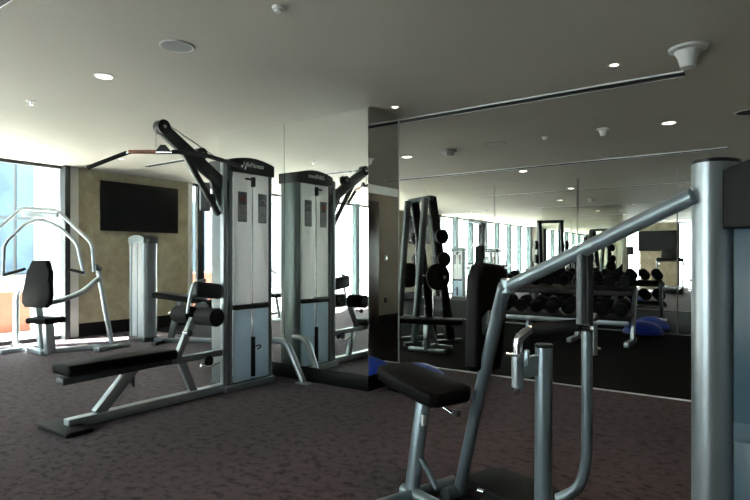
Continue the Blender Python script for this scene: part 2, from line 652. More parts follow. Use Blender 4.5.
# ------------------------------------------------------------------ outside
struct(MB().use('terrace').box((-17, 4, -0.12), (15.4, 50, 0.1)).build('floor'))
bl = thing('building', 'white rendered building with blue glass windows across the terrace', 'building', (-18.5, 3, 0))
MB().use('building').box((-1.5, 0, 5.5), (3, 34, 11.2)).build('wall', parent=bl)
for (yy, zz, w, h) in ((-7.2, 2.0, 3.2, 2.0), (-3.4, 3.6, 2.2, 1.5), (0.2, 3.4, 2.8, 2.6), (0.2, 0.6, 2.8, 1.6), (4.0, 2.5, 1.6, 3.4), (7.0, 3.4, 2.6, 2.4), (10.2, 2.0, 2.0, 3.0), (13.2, 3.0, 2.0, 2.4)):
    f = MB().use('frame_dark').box((0.04, yy, zz), (0.12, w, h)).build('window', parent=bl)
    g = MB().use('bglass')
    n = max(3, int(w / 0.5))
    for i in range(n):
        for j in range(2):
            g.box((0.12, yy - w / 2 + (i + .5) * w / n, zz - h / 4 + j * h / 2), (0.03, w / n - 0.09, h / 2 - 0.09))
    g.build('pane', parent=f)
pl = thing('planter', 'orange terracotta planter box on the terrace outside the glazing', 'planter', atx(0, 303, -11.6).xy.to_3d(), 0)
PW = 0.55
MB().use('terracotta').box((0, -.25, 0.30), (0.6, 1.3, 0.76), bev=0.02).build('box', parent=pl)
lf = MB().use('leaf')
for i in range(60):
    a = random.uniform(-.22, .22); b = random.uniform(-.85, .3); h = random.uniform(.1, .3)
    lf.tube([(a, b, .6), (a + random.uniform(-.05, .05), b + random.uniform(-.05, .05), .7 + h)], 0.008, seg=5)
lf.build('foliage', parent=pl)
sc = thing('planter', 'dark red planter box on the terrace beyond the television wall', 'planter', (-12.2, 9.3, 0), 0)
MB().use('terracotta').box((0, 0, 0.42), (0.6, 2.2, 1.0), bev=0.02).build('box', parent=sc)


# ------------------------------------------------------------------ weight towers
def weight_tower(root, w, h, d=0.30, belt=0.8, head=0.16, place_z=None, low='shroud_low', cols=0.036, name_text=True, colmat='silver', inner=False, placards=True, shy=.02, headmat='cap'):
    """front face towards local -Y at y=0, body behind it; returns nothing, builds the parts"""
    cw = cols
    for s in (-1, 1):
        MB().use(colmat).tube([(s * (w / 2 - cw), d / 2, 0.03), (s * (w / 2 - cw), d / 2, h - (.012 if inner else head * .55))], cw, seg=20, r2=d / 2).build('side_column', parent=root)
    # base
    MB().use('arm').box((0, d / 2, 0.035), (w, d, 0.07), bev=0.01).build('base', parent=root)
    pw = (w - 4 * cw) / 2 - 0.012
    for s in (-1, 1):
        cx = s * (pw / 2 + 0.012)
        MB().use('shroud_shaded' if inner else 'shroud').box((cx, shy, (belt + 0.03 + h - head) / 2), (pw, 0.03, h - head - belt - 0.03), bev=0.006).build('upper_shroud', parent=root)
        MB().use(low).box((cx, shy, (belt - .03 + 0.07) / 2), (pw, 0.03, belt - .03 - 0.07), bev=0.006).build('lower_shroud', parent=root)
        MB().use('shroud').box((cx, d - 0.02, (0.07 + h - head) / 2), (pw, 0.01, h - head - 0.07), bev=0.006).build('rear_shroud', parent=root)
    if inner:
        MB().use('shroud_shaded').box((0, shy + .004, belt), (w - 4 * cw, 0.03, 0.07)).build('belt', parent=root)
    else:
        MB().use('cap').box((0, 0.012, belt), (w - 4 * cw + .02, 0.05, 0.05), bev=0.006).build('belt', parent=root)
    # header with arched top
    n = 12
    w0 = w
    if inner:
        for s in (-1, 1):
            MB().use('cap').tube([(s * (w / 2 - cw), d / 2, h - .012), (s * (w / 2 - cw), d / 2, h)], cw * 1.02, seg=20, r2=d / 2 * 1.02).build('column_cap', parent=root)
        w = w - 3.4 * cw
    ol = [(-w / 2, h - head)] + [(-w / 2 + w * i / n, h - 0.045 + 0.045 * math.sin(PI * i / n)) for i in range(n + 1)] + [(w / 2, h - head)]
    hd = MB().use(headmat).prism(ol, d - .04 if inner else d + 0.02, Matrix.Translation((0, d / 2, 0)), bev=0.01).build('header', parent=root)
    if name_text:
        words('lettering', 'LifeFitness', 0.066 if w > .5 else .035, 'text', hd, (0, -0.0125, h - head * .45), (PI / 2, 0, 0), shear=0.25, offset=0.0006)
    w = w0
    if inner:
        return
    # placards
    pz = place_z or (h - 0.50)
    for s in (-1, 1):
        ow = pw * .52
        p = MB().use('placard').box((s * (pw * .56 + .012), 0.0, pz), (ow, 0.012, 0.30), bev=0.004).build('placard', parent=root)
        MB().use('placard_light').box((s * (pw * .56 + .012), -0.008, pz - 0.02), (ow * .8, 0.004, 0.085)).box((s * (pw * .56 + .012), -0.008, pz - 0.105), (ow * .8, 0.004, 0.075)).build('instructions', parent=p)
        a = MB().use('red' if s < 0 else 'placard_light')
        for q in range(5):
            an = PI * q / 4
            a.box((s * (pw * .56 + .012) + math.cos(an) * ow * .28, -0.008, pz + 0.06 + math.sin(an) * 0.03), (ow * .16, 0.004, 0.018), bev=0)
        a.build('emblem', parent=p)
    # cable guide between the shrouds, selector slot
    g = MB().use('chrome').cyl((0, 0.0, 0.5), (0, 0.0, h - head - .1), 0.006, seg=8).build('guide_rod', parent=root)
    MB().use('cap').box((0, -0.005, h - head - 0.08), (0.035, 0.05, 0.10), bev=0.008).box((-0.05, -.003, h - head - 0.055), (0.09, 0.02, 0.02), bev=0.004).build('cable_stop', parent=root)
    st = MB().use('iron')
    st.box((0, 0.0, (0.10 + belt * .62) / 2), (0.035, 0.05, belt * .62 - 0.10), bev=0.004)
    s_ = st.build('selector_strip', parent=root)
    MB().use('rubber').tube([(0.015, -0.03, belt * .50), (0.06, -0.045, belt * .5 + .01), (0.075, -0.045, belt * .5 - .015), (0.03, -0.04, belt * .5 - .03)], 0.007, 0.02, seg=8).build('selector_pin', parent=s_)


# ------------------------------------------------------------------ lat pulldown and low row machine
XA = -4.30
lp = thing('lat_pulldown_machine', 'tall silver lat pulldown machine with long black bench, standing close against the mirrored pillar', 'exercise machine', (XA, 3.2, 0))
tw = thing('weight_tower', '', '', (0.06, 0.75, 0), PI / 2)
tw.parent = lp
del tw['label'], tw['category']
B = Vector((XA, 3.2, 0))


def L(v):
    return Vector((v[0], v[1] * .975, 1.3 + (v[2] - 1.3) * .99 if v[2] > .5 else v[2])) - B


# tower as sub-assembly: parts built directly under the machine for a clean hierarchy
COLS = lambda: None
bpy.data.objects.remove(tw)


class _Sub:
    pass


def tower_on(parent, loc, rz, **kw):
    """builds a weight tower at loc, rotated, with all its parts as parts of the parent"""
    e = bpy.data.objects.new('tmp', None)
    COL.objects.link(e)
    weight_tower(e, **kw)
    Mx = Matrix.Translation(loc) @ Matrix.Rotation(rz, 4, 'Z')
    for ch in list(e.children):
        ch.parent = parent
        ch.matrix_parent_inverse = Matrix.Identity(4)
        ch.matrix_basis = Mx @ ch.matrix_basis
    bpy.data.objects.remove(e)


tower_on(lp, Vector((0.05, 0.655, 0)), PI / 2, w=0.60, h=2.31, belt=0.81, colmat='column')

# near-side mast in front of the tower
MB().use('silver').beam(L((XA + 0.02, 3.605, 0.05)), L((XA + 0.02, 3.605, 2.24)), 0.05, 0.05, up=(1, 0, 0)).build('mast', parent=lp)
MB().use('silver').beam(L((XA + .0, 2.10, 0.045)), L((XA, 3.62, 0.045)), 0.085, 0.075).build('base_rail', parent=lp)
MB().use('silver').beam(L((XA + .06, 3.58, 0.03)), L((XA + .06, 4.24, 0.03)), 0.06, 0.06).build('tower_rail', parent=lp)
MB().use('rubber').box(L((XA - 0.02, 2.10, 0.018)), (0.46, 0.20, 0.036), bev=0.012).build('foot_plate', parent=lp)
MB().use('silver').beam(L((XA, 2.34, 0.07)), L((XA, 2.66, 0.39)), 0.07, 0.085).build('front_strut', parent=lp)
MB().use('post').beam(L((XA, 2.05, 0.375)), L((XA, 3.0, 0.395)), 0.11, 0.05).build('bench_rail', parent=lp)
MB().use('silver').beam(L((XA, 2.95, 0.385)), L((XA, 3.60, 0.385)), 0.055, 0.06).build('bench_beam', parent=lp)
MB().use('post').prism([(0, 0), (0.14, 0), (0.14, -.14), (.10, -.05)], 0.03, Matrix.Translation(L((XA, 2.66, 0.36))) @ Matrix.Rotation(PI / 2, 4, 'Z') @ Matrix.Translation((-.14, 0, 0))).build('gusset', parent=lp)
bp_ = MB().use('pad')
R2 = Matrix.Rotation(PI / 2, 3, 'Z')
bp_.box(L((XA, 2.53, 0.462)), (0.93, 0.27, 0.085), R2, bev=0.026, seg=4)
bp_.build('bench_pad', parent=lp)
# thigh-pad post and rollers
MB().use('silver').beam(L((XA, 3.26, 0.07)), L((XA - .02, 3.14, 0.37)), 0.055, 0.07).build('rear_strut', parent=lp)
MB().use('silver').beam(L((XA, 3.08, 0.40)), L((XA, 3.26, 0.74)), 0.05, 0.06).build('thigh_post', parent=lp)
MB().use('chrome').cyl(L((XA - 0.42, 3.30, 0.76)), L((XA + 0.26, 3.30, 0.76)), 0.014).build('roller_bar', parent=lp)
for s in (-1, 1):
    MB().use('grip').tube([L((XA + s * 0.06, 3.30, 0.76)), L((XA + s * 0.29, 3.30, 0.76))], 0.082, seg=22).build('thigh_roller', parent=lp)
kn = MB().use('chrome').cyl(L((XA + .02, 3.14, .62)), L((XA + .10, 3.14, .62)), 0.012).build('adjuster', parent=lp)
MB().use('cap').lathe([(0, 0), (.025, 0), (.028, .02), (0.02, .03), (0, .03)], L((XA + .10, 3.14, .62)), rot=Matrix.Rotation(PI / 2, 3, 'Y')).build('knob', parent=kn)
# small back cushion held on a bent bracket
MB().use('silver').tube([L((XA - 0.06, 3.24, 0.78)), L((XA - .06, 3.27, 0.94)), L((XA - .02, 3.28, 1.07)), L((XA, 3.40, 1.09))], 0.016, 0.05).build('cushion_bracket', parent=lp)
MB().use('cap').box(L((XA + .0, 3.42, 0.99)), (0.09, 0.30, 0.15), Matrix.Rotation(-.12, 3, 'X'), bev=0.03, seg=4).build('chest_cushion', parent=lp)
# low pulley
MB().use('cap').cyl(L((XA - .03, 3.42, .33)), L((XA + .03, 3.42, .33)), 0.05, 24).build('low_pulley', parent=lp)
MB().use('chrome').tube([L((XA + .06, 3.3, .31)), L((XA + .06, 3.4, .28)), L((XA + .06, 3.52, .31))], 0.012, .03).build('low_handle', parent=lp)
# rear curved stabiliser
for sx in (1,):
    st_ = MB().use('silver')
    st_.tube([Vector((XA + 0.0, 4.17, 0.42)) - B, Vector((XA + 0.20, 4.19, 0.42)) - B, Vector((-3.89, 4.22, 0.02)) - B], 0.034, 0.22, seg=16)
    so = st_.build('stabiliser', parent=lp)
    MB().use('silver').box(Vector((-3.88, 4.22, 0.008)) - B, (0.16, 0.10, 0.014), bev=0.004).build('foot_flange', parent=so)
# overhead arm
A0 = L((XA, 3.56, 2.05))
A1 = L((XA, 2.90, 2.45))
ol = []
MB().use('arm').beam(L((XA, 3.66, 1.99)), L((XA, 2.93, 2.44)), 0.06, 0.12, bev=0.012).build('overhead_arm', parent=lp)
MB().use('arm').beam(L((XA, 3.56, 1.72)), L((XA, 3.16, 2.26)), 0.04, 0.05).build('arm_brace', parent=lp)
MB().use('arm').prism([(3.52, 1.76), (3.38, 1.98), (3.34, 2.14), (3.52, 2.04)], 0.03, Matrix.Translation(-B) @ Matrix.Translation((XA, 0, 0)) @ Matrix.Rotation(PI / 2, 4, 'Z')).build('arm_web', parent=lp)
for (yy, zz, r) in ((2.93, 2.455, .062), (3.34, 2.28, .055)):
    pu = MB().use('cap').cyl(L((XA - .04, yy, zz)), L((XA + .04, yy, zz)), r, 26).build('pulley', parent=lp)
    MB().use('chrome').cyl(L((XA - .045, yy, zz)), L((XA + .045, yy, zz)), r * .25, 14).build('axle', parent=pu)
MB().use('chrome').cyl(L((XA, 2.94, 2.51)), L((XA, 3.62, 2.24)), 0.004, 8).build('cable', parent=lp)
MB().use('chrome').cyl(L((XA, 2.87, 2.44)), L((XA, 2.87, 2.27)), 0.005, 8).build('hanging_cable', parent=lp)
tw_pl = MB().use('placard_light').box(L((XA - .12, 3.49, 1.90)), (0.03, 0.12, 0.28), bev=.012).build('instruction_plate', parent=lp)
MB().use('arm').box(L((XA - .1, 3.55, 1.88)), (0.03, 0.09, 0.10)).build('bracket', parent=tw_pl)

bc = Vector((XA, 2.87, 2.23))
bar = thing('lat_bar', 'long black lat pulldown bar with bent ends and a painted orange reflection at its centre, hanging from the overhead arm', 'pulldown bar', bc, 0)
br = Vector((R_.x, R_.y, 0))
MB().use('chrome').tube([br * -.62 + Vector((0, 0, -.125)), br * -.30 + Vector((0, 0, 0)), br * .30 + Vector((0, 0, -.01)), br * .70 + Vector((0, 0, -.13))], 0.014, .08).build('bar', parent=bar)
MB().use(mat('orange_reflection', (.25, .11, .07), .3, .45, var=(12, .2, 2))).tube([br * -.30, br * -.06], 0.0175).build('orange_reflection_sleeve', parent=bar)  # orange reflected tint painted as the colour of this length of bar
MB().use('grip').tube([br * .08, br * .30 + Vector((0, 0, -.01)), br * .68 + Vector((0, 0, -.124))], 0.019, .08).build('grip', parent=bar)
MB().use('grip').tube([br * -.64 + Vector((0, 0, -.131)), br * -.32 + Vector((0, 0, -.008))], 0.019).build('grip', parent=bar)
for s in (-.64, .705):
    MB().use('cap').cyl(br * s + Vector((0, 0, -.131)), br * (s + math.copysign(.02, s)) + Vector((0, 0, -.137)), .022).build('end_cap', parent=bar)
MB().use('cap').prism([(-.07, 0), (.07, 0), (.02, .06), (-.02, .06)], .03, Matrix.Rotation(YAW, 4, 'Z'), bev=.004).build('swivel_plate', parent=bar)


# ------------------------------------------------------------------ short tower machines
def press_machine(label, loc, rz, group=None):
    """seated chest press: silver arch with hanging arms, black seat and back, short weight tower beside it.
    Local frame: user faces -Y; tower at +X"""
    r = thing('chest_press_machine', label, 'exercise machine', loc, rz, group)
    return r


# the chest press at the glazing, built from room points relative to its seat post
CP = atz(50, 352, 0)
cp = thing('chest_press_machine', 'silver chest press machine with arched arms and black seat beside the glazed wall', 'exercise machine', CP)


def C(x, y, d):
    return at(x, y, d) - CP


D0 = 7.45
pad_o = [(-.17, -.32), (.17, -.32), (.22, -.27), (.235, -.15), (.21, .02), (.155, .16), (.15, .27), (.12, .32), (-.12, .32), (-.15, .27), (-.155, .16), (-.21, .02), (-.235, -.15), (-.22, -.27)]
face = Matrix.Rotation(YAW - .25, 4, 'Z')
MB().use('pad').prism(pad_o, 0.085, Matrix.Translation(C(39, 284, D0)) @ face @ Matrix.Rotation(-.12, 4, 'X'), bev=.025).build('backrest', parent=cp)
MB().use('pad').prism([(-.15, -.17), (.15, -.17), (.21, -.08), (.22, .10), (.14, .17), (-.14, .17), (-.22, .10), (-.21, -.08)], 0.075, Matrix.Translation(C(46, 320, D0 - .25)) @ face @ Matrix.Rotation(-PI / 2, 4, 'X'), bev=.025).build('seat', parent=cp)
MB().use('silver').beam(C(50, 353, D0 - .1), C(48, 322, D0 - .15), .11, .10, up=(1, 0, 0)).build('seat_post', parent=cp)
MB().use('silver').beam(C(43, 352, D0 + .1), C(37, 300, D0 + .12), .09, .09, up=(1, 0, 0)).build('back_post', parent=cp)
MB().use('silver').tube([C(16, 344, 7.9), C(16, 292, 7.9), C(27, 280, 7.7), C(36, 280, 7.6)], .06, .15, seg=16, r2=.035).build('rear_upright', parent=cp)
for nm, pts, dd, rr in (('upper_arch', [(94, 272), (92, 243), (57, 210), (21, 208), (-6, 232), (-12, 262)], 7.45, .024),
                        ('lower_arch', [(84, 275), (77, 243), (58, 226), (40, 219), (25, 223), (4, 244), (3, 276)], 7.35, .024)):
    MB().use('silver').tube([C(x, y, dd) for x, y in pts], rr, .09).build(nm, parent=cp)
MB().use('silver').beam(C(22, 214, 7.4), C(58, 215, 7.4), .05, .07).build('cross_member', parent=cp)
MB().use('silver').tube([C(98, 268, 7.9), C(103, 297, 7.9), C(112, 345, 7.95)], .034, .1).build('side_leg', parent=cp)
MB().use('silver').tube([C(38, 305, 7.52), C(56, 302, 7.55), C(82, 293, 7.7), C(98, 279, 7.85)], .036, .15).build('linkage_beam', parent=cp)
jt = MB().use('cap').cyl(C(95, 267, 7.75), C(99, 269, 7.95), .045).build('pivot', parent=cp)
for (a, b, dd) in (((67, 269), (84, 273), 7.33), ((4, 275), (25, 269), 7.33)):
    MB().use('grip').cyl(C(a[0], a[1], dd), C(b[0], b[1], dd), .02).build('handle', parent=cp)
for (a, b) in (((0, 352), (45, 346)), ((45, 351), (130, 344)), ((14, 345), (44, 353)), ((96, 350), (118, 345))):
    MB().use('silver').beam(atz(a[0], a[1], .035) - CP, atz(b[0], b[1], .035) - CP, .09, .06).build('base_rail', parent=cp)
TC = atz(145, 341, 0) - R_ * .15
tower_on(cp, TC - CP + Vector((.02, .24, 0)), PI, w=0.44, d=.24, h=1.66, belt=0.6, head=.13, cols=.04, place_z=1.25, name_text=False, headmat='column', colmat='silver')

# three more machines like it further back: built once as seat machine, copied
sm = thing('seated_row_machine', 'silver seated row machine with short weight tower, reflected in the far mirror', 'exercise machine', (-8.35, 1.75, 0), 0)
tower_on(sm, Vector((0, 0.0, 0)), PI, w=0.62, h=1.66, belt=0.7, head=.14, cols=.035, place_z=1.2)
MB().use('silver').beam((0.2, -.1, .04), (.2, -1.4, .04), .08, .06).build('base_rail', parent=sm)
MB().use('silver').tube([(.2, -1.2, .06), (.2, -1.1, .5)], .035).build('seat_post', parent=sm)
MB().use('pad').box((.2, -1.1, .54), (.36, .36, .08), bev=.025, seg=3).build('seat', parent=sm)
MB().use('pad').box((.2, -.78, .85), (.28, .08, .4), bev=.025, seg=3).build('chest_pad', parent=sm)
MB().use('silver').tube([(.62, .15, .9), (.7, .1, 1.45), (.9, 0, 1.75)], .022, .1).build('lever', parent=sm)
MB().use('silver').tube([(.62, .05, .9), (.62, -.5, 1.1), (.5, -.8, 1.0)], .022, .1).build('lever', parent=sm)

# pull-up and dip station behind the lat machine (its plate shows past the tower)
ps = thing('pull_up_station', 'silver and black pull up station by the window behind the lat pulldown', 'exercise machine', (-6.6, 6.4, 0), -PI / 2)
MB().use('post').beam((0, 0, .03), (0, 0, 2.32), .16, .16, up=(1, 0, 0)).build('mast', parent=ps)
MB().use('silver').beam((0.05, 0, 2.28), (-.85, 0, 2.34), .07, .09).build('top_arm', parent=ps)
MB().use('silver').tube([(-.75, -.4, 2.33), (-.75, .4, 2.33)], .018).build('pull_up_bar', parent=ps)
MB().use('silver').beam((-.75, 0, .035), (.35, 0, .035), .09, .07).build('base_rail', parent=ps)
MB().use('silver').beam((.30, -.35, .03), (.30, .35, .03), .09, .06).build('cross_foot', parent=ps)
MB().use('pad').box((-.12, 0, 1.35), (.09, .28, .6), bev=.03, seg=3).build('back_pad', parent=ps)
for s in (-1, 1):
    MB().use('silver').tube([(-.05, s * .14, 1.15), (-.45, s * .28, 1.15), (-.5, s * .28, 1.25)], .018, .05).build('dip_arm', parent=ps)

# leg curl bench in the dark area behind the lat machine
LC = Vector((-6.95, 5.3, 0))
lc = thing('leg_curl_machine', 'dark leg curl bench with black pads and round cams behind the lat pulldown', 'exercise machine', LC, 0.5)
MB().use('pad').box((-.35, .0, .70), (.75, .34, .09), Matrix.Rotation(.12, 3, 'Y'), bev=.03, seg=4).build('bench_pad', parent=lc)
MB().use('pad').box((.30, .0, .66), (.5, .34, .09), Matrix.Rotation(-.2, 3, 'Y'), bev=.03, seg=4).build('hip_pad', parent=lc)
MB().use('post').beam((-.75, 0, .05), (.6, 0, .05), .09, .07).build('base_rail', parent=lc)
MB().use('post').beam((-.5, 0, .07), (-.35, 0, .65), .07, .09).build('front_post', parent=lc)
MB().use('post').beam((.35, 0, .07), (.2, 0, .62), .07, .09).build('rear_post', parent=lc)
for s in (-1, 1):
    MB().use('grip').cyl((.52, s * .05, .45), (.52, s * .27, .45), .06, 20).build('ankle_roller', parent=lc)
    MB().use('iron').cyl((.1, s * .20, .50), (.1, s * .26, .50), .15, 28).build('cam', parent=lc)
MB().use('silver').tube([(-.1, -.28, .50), (.35, -.28, .44), (.55, -.28, .45)], .018, .05).build('lever', parent=lc)
MB().use('post').beam((-.62, -.3, .03), (-.62, .3, .03), .07, .06).build('cross_foot', parent=lc)
MB().use('post').beam((.52, -.3, .03), (.52, .3, .03), .07, .06).build('cross_foot', parent=lc)

# ------------------------------------------------------------------ television on the wallpapered wall
def tv(label, c, w, h, rz, m_back=True):
    r = thing('television', label, 'television', c, rz)
    MB().use('base').box((0, 0, 0), (w, 0.045, h), bev=.006).build('housing', parent=r)
    MB().use('screen').box((0, -0.024, 0.004), (w - .03, 0.006, h - .035)).build('screen', parent=r)
    MB().use('iron').box((0, .04, 0), (.4, .05, .3)).build('wall_bracket', parent=r)
    return r


XT = XW + 0.07
ta, tb = atx(100.5, 179, XT), atx(177.5, 190, XT)
tz1 = (ta.z + tb.z) / 2
tbz = (atx(100.5, 230.5, XT).z + atx(177.5, 233.5, XT).z) / 2
tv('wide black television mounted on the mottled beige wall near the glazing', (XT, (ta.y + tb.y) / 2, (tz1 + tbz) / 2), tb.y - ta.y, tz1 - tbz, PI / 2)
tv('wide black television on the back wall above the treadmill, seen in the far mirror', (-3.65, YB + .08, 2.02), 1.5, .84, PI)

# ------------------------------------------------------------------ smith machine, bench, barbell
SM = Vector((-4.33, 7.38, 0))
smt = thing('smith_machine', 'dark smith machine with slanted perforated uprights on the black rubber floor', 'exercise machine', SM, -.5)
for s in (-1, 1):
    u = MB().use('steel_dark').beam((s * .26, -.28, .05), (s * .26, -.10, 2.2), .08, .08).build('front_upright', parent=smt)
    MB().use('iron').beam((s * .26, .36, .05), (s * .26, .02, 2.22), .07, .12).build('rear_upright', parent=smt)
    hl = MB().use('cap').beam((s * .26, .36 - .075, .12), (s * .26, .02 - .055, 2.15), .04, .012, bev=0)
    for k in range(13):
        t_ = (k + 1) / 14
        y_, z_ = .36 - .34 * t_, .05 + 2.17 * t_
        hl.box((s * .26, y_ - .06, z_), (.07, .03, .035), bev=.006)
    hl.build('catch_strip', parent=smt)
    MB().use('chrome').cyl((s * .26, .05, .12), (s * .26, .05, 2.15), .013, 12).build('guide_rod', parent=smt)
    MB().use('steel_dark').beam((s * .26, -.45, .03), (s * .26, .55, .03), .07, .06).build('foot', parent=smt)
MB().use('steel_dark').beam((-.32, -.02, 2.2), (.32, -.02, 2.2), .09, .07).build('top_beam', parent=smt)
MB().use('steel_dark').beam((-.32, .38, .25), (.32, .38, .25), .05, .05).build('rear_brace', parent=smt)
for (zz, yy) in ((1.62, .12), (1.28, .16)):
    for s in (-1, 1):
        MB().use('iron').cyl((s * .33, yy, zz), (s * .40, yy, zz), .11, 24).build('stored_plate', parent=smt)
bb = thing('barbell', 'steel barbell loaded with black round plates across the smith machine', 'barbell', SM + Vector((0, .02, 1.02)), -.5)
MB().use('chrome').cyl((-.62, 0, 0), (.62, 0, 0), .014, 14).build('bar', parent=bb)
for s in (-1, 1):
    MB().use('iron').cyl((s * .42, 0, 0), (s * .46, 0, 0), .20, 32).cyl((s * .40, 0, 0), (s * .475, 0, 0), .06, 20).build('weight_plate', parent=bb)
    MB().use('chrome').cyl((s * .475, 0, 0), (s * .62, 0, 0), .024, 16).build('sleeve', parent=bb)
BN = Vector((-3.82, 6.62, 0))
bn = thing('weight_bench', 'flat black weight bench with silver foot bars in front of the smith machine', 'bench', BN, .0)
MB().use('pad').box((.02, .05, .43), (.95, .30, .075), .35, bev=.025, seg=4).build('bench_pad', parent=bn)
MB().use('silver').beam((-.27, 0, .03), (.30, 0, .03), .07, .055).build('front_foot', parent=bn)
MB().use('silver').beam((0.02, 0, .04), (.02, 0, .40), .09, .07, up=(1, 0, 0)).build('post', parent=bn)
MB().use('silver').beam((0.02, 0, .05), (-.05, .40, .05), .06, .06).build('spine', parent=bn)
MB().use('silver').beam((-.28, .40, .03), (.20, .40, .03), .06, .05).build('rear_foot', parent=bn)
MB().use('silver').beam((-.05, .38, .06), (0.01, .1, .39), .05, .06).build('brace', parent=bn)

# ------------------------------------------------------------------ dumbbell rack and dumbbells
DR = Vector((-2.85, 8.95, 0))
rk = thing('dumbbell_rack', 'two tier silver and black dumbbell rack standing before the far mirror', 'rack', DR)
RL = 2.5
for (zz, yy) in ((.82, .12), (.40, -.16)):
    MB().use('iron').box((0, yy, zz), (RL, .36, .03), Matrix.Rotation(.22, 3, 'X'), bev=.004).build('tray', parent=rk)
    MB().use('silver' if zz < .6 else 'iron').box((0, yy - .18, zz - .055), (RL, .02, .075), bev=.004).build('front_lip', parent=rk)
for s in (-1, -.33, .33, 1):
    x_ = s * (RL / 2 - .03)
    MB().use('silver').beam((x_, -.36, .04), (x_, .30, .04), .07, .07).build('foot', parent=rk)
    MB().use('silver').beam((x_, .10, .05), (x_, .30, .84), .06, .09).build('upright', parent=rk)
db0 = None
rows = [(.12, .985, 11, 'upper', .088), (-.16, .575, 10, 'lower', .102)]
nth = ['first', 'second', 'third', 'fourth', 'fifth', 'sixth', 'seventh', 'eighth', 'ninth', 'tenth', 'eleventh', 'twelfth']
for (yy, zz, n, tier, rad) in rows:
    proto = None
    for i in range(n):
        x_ = DR.x - RL / 2 + RL * (i + .5) / n
        loc = (x_, DR.y + yy, zz - .008)
        lb = 'black round dumbbell, %s from the smith machine end, %s tier of the rack' % (nth[i], tier)
        if proto is None:
            proto = thing('dumbbell', lb, 'dumbbell', loc, 0, 'dumbbells on the %s tier' % tier)
            rx = Matrix.Rotation(.22, 3, 'X') @ Matrix.Rotation(PI / 2, 3, 'X')
            for s in (-1, 1):
                MB().use('rubber').lathe([(0, -.055), (rad * .8, -.055), (rad, -.04), (rad, .04), (rad * .8, .055), (rad * .45, .055), (rad * .42, .05), (0, .05)], rx @ Vector((0, 0, s * .12)), rot=rx, seg=20).build('head', parent=proto)
            MB().use('chrome').cyl(rx @ Vector((0, 0, -.07)), rx @ Vector((0, 0, .07)), .017, 12).build('handle', parent=proto)
        else:
            dup(proto, loc, 0, lb)


# ------------------------------------------------------------------ balance trainers
def bosu(label, loc):
    r = thing('balance_trainer', label, 'balance trainer', loc)
    MB().use('base').lathe([(0, 0), (.27, 0), (.31, .02), (.32, .045), (.30, .06), (0, .06)]).build('platform', parent=r)
    MB().use('blue').lathe([(.31, .055), (.305, .085), (.27, .15), (.21, .20), (.13, .235), (.06, .248), (0, .25)]).build('dome', parent=r)
    rg = MB().use('base')
    rg.lathe([(.311, .075), (.316, .08), (.311, .085)])
    rg.build('band', parent=r)
    return r


bosu('blue balance half ball on the carpet beside the mirrored pillar', (-2.83, 4.72, 0))
bosu('blue balance half ball on the rubber floor past the end of the dumbbell rack', (-1.66, 10.1, 0))

# ------------------------------------------------------------------ treadmill and cross trainer (seen in the far mirror)
tm = thing('treadmill', 'black treadmill with silver handrails and dark console under the second television', 'treadmill', (-2.68, -1.1, 0), PI)
MB().use('iron').box((0, .1, .16), (.80, 1.9, .16), bev=.03).build('deck', parent=tm)
MB().use('silver').box((-.37, .1, .26), (.07, 1.7, .05), bev=.01).box((.37, .1, .26), (.07, 1.7, .05), bev=.01).build('side_rails', parent=tm)
MB().use('rubber').box((0, .15, .245), (.55, 1.75, .02)).build('belt', parent=tm)
for s in (-1, 1):
    MB().use('silver').tube([(s * .40, -.70, .2), (s * .40, -.62, 1.2)], .032, .1).build('upright', parent=tm)
    MB().use('silver').tube([(s * .40, -.62, 1.12), (s * .40, -.1, 1.08)], .024, .1).build('handrail', parent=tm)
cs = MB().use('cap').box((0, -.62, 1.24), (.86, .12, .12), Matrix.Rotation(-.4, 3, 'X'), bev=.03).build('console', parent=tm)
MB().use('iron').box((0, -.66, 1.46), (.52, .05, .32), Matrix.Rotation(-.2, 3, 'X'), bev=.02).build('display', parent=cs)

el = thing('cross_trainer', 'dark cross trainer with tall handle arms standing by the back windows', 'cross trainer', (-3.9, -.1, 0), PI)
MB().use('iron').box((0, 0, .12), (.5, 1.4, .12), bev=.03).build('base', parent=el)
MB().use('iron').lathe([(0, -.06), (.28, -.06), (.3, 0), (.28, .06), (0, .06)], (0, .5, .45), rot=Matrix.Rotation(PI / 2, 3, 'Y')).build('flywheel', parent=el)
MB().use('post').beam((0, -.35, .15), (0, -.45, 1.45), .08, .08, up=(1, 0, 0)).build('mast', parent=el)
MB().use('cap').box((0, -.45, 1.55), (.42, .08, .3), bev=.03).build('console', parent=el)
for s in (-1, 1):
    MB().use('silver').tube([(s * .26, -.3, .5), (s * .26, -.35, 1.1), (s * .24, -.1, 1.6)], .02, .1).build('handle_arm', parent=el)
    MB().use('rubber').box((s * .16, .1, .35), (.16, .4, .05), bev=.015).build('pedal', parent=el)

# ------------------------------------------------------------------ foreground machine
FO = atz(412, 499, 0)
fg = thing('seated_press_machine', 'blue grey tubular press machine with black seat and back pad in the foreground', 'exercise machine', FO)


def G(x, y, d):
    return at(x, y, d) - FO


E = Vector((.95, -.31, 0)).normalized()
Pp = Vector((-E.y, E.x, 0))
ang = math.atan2(E.y, E.x)
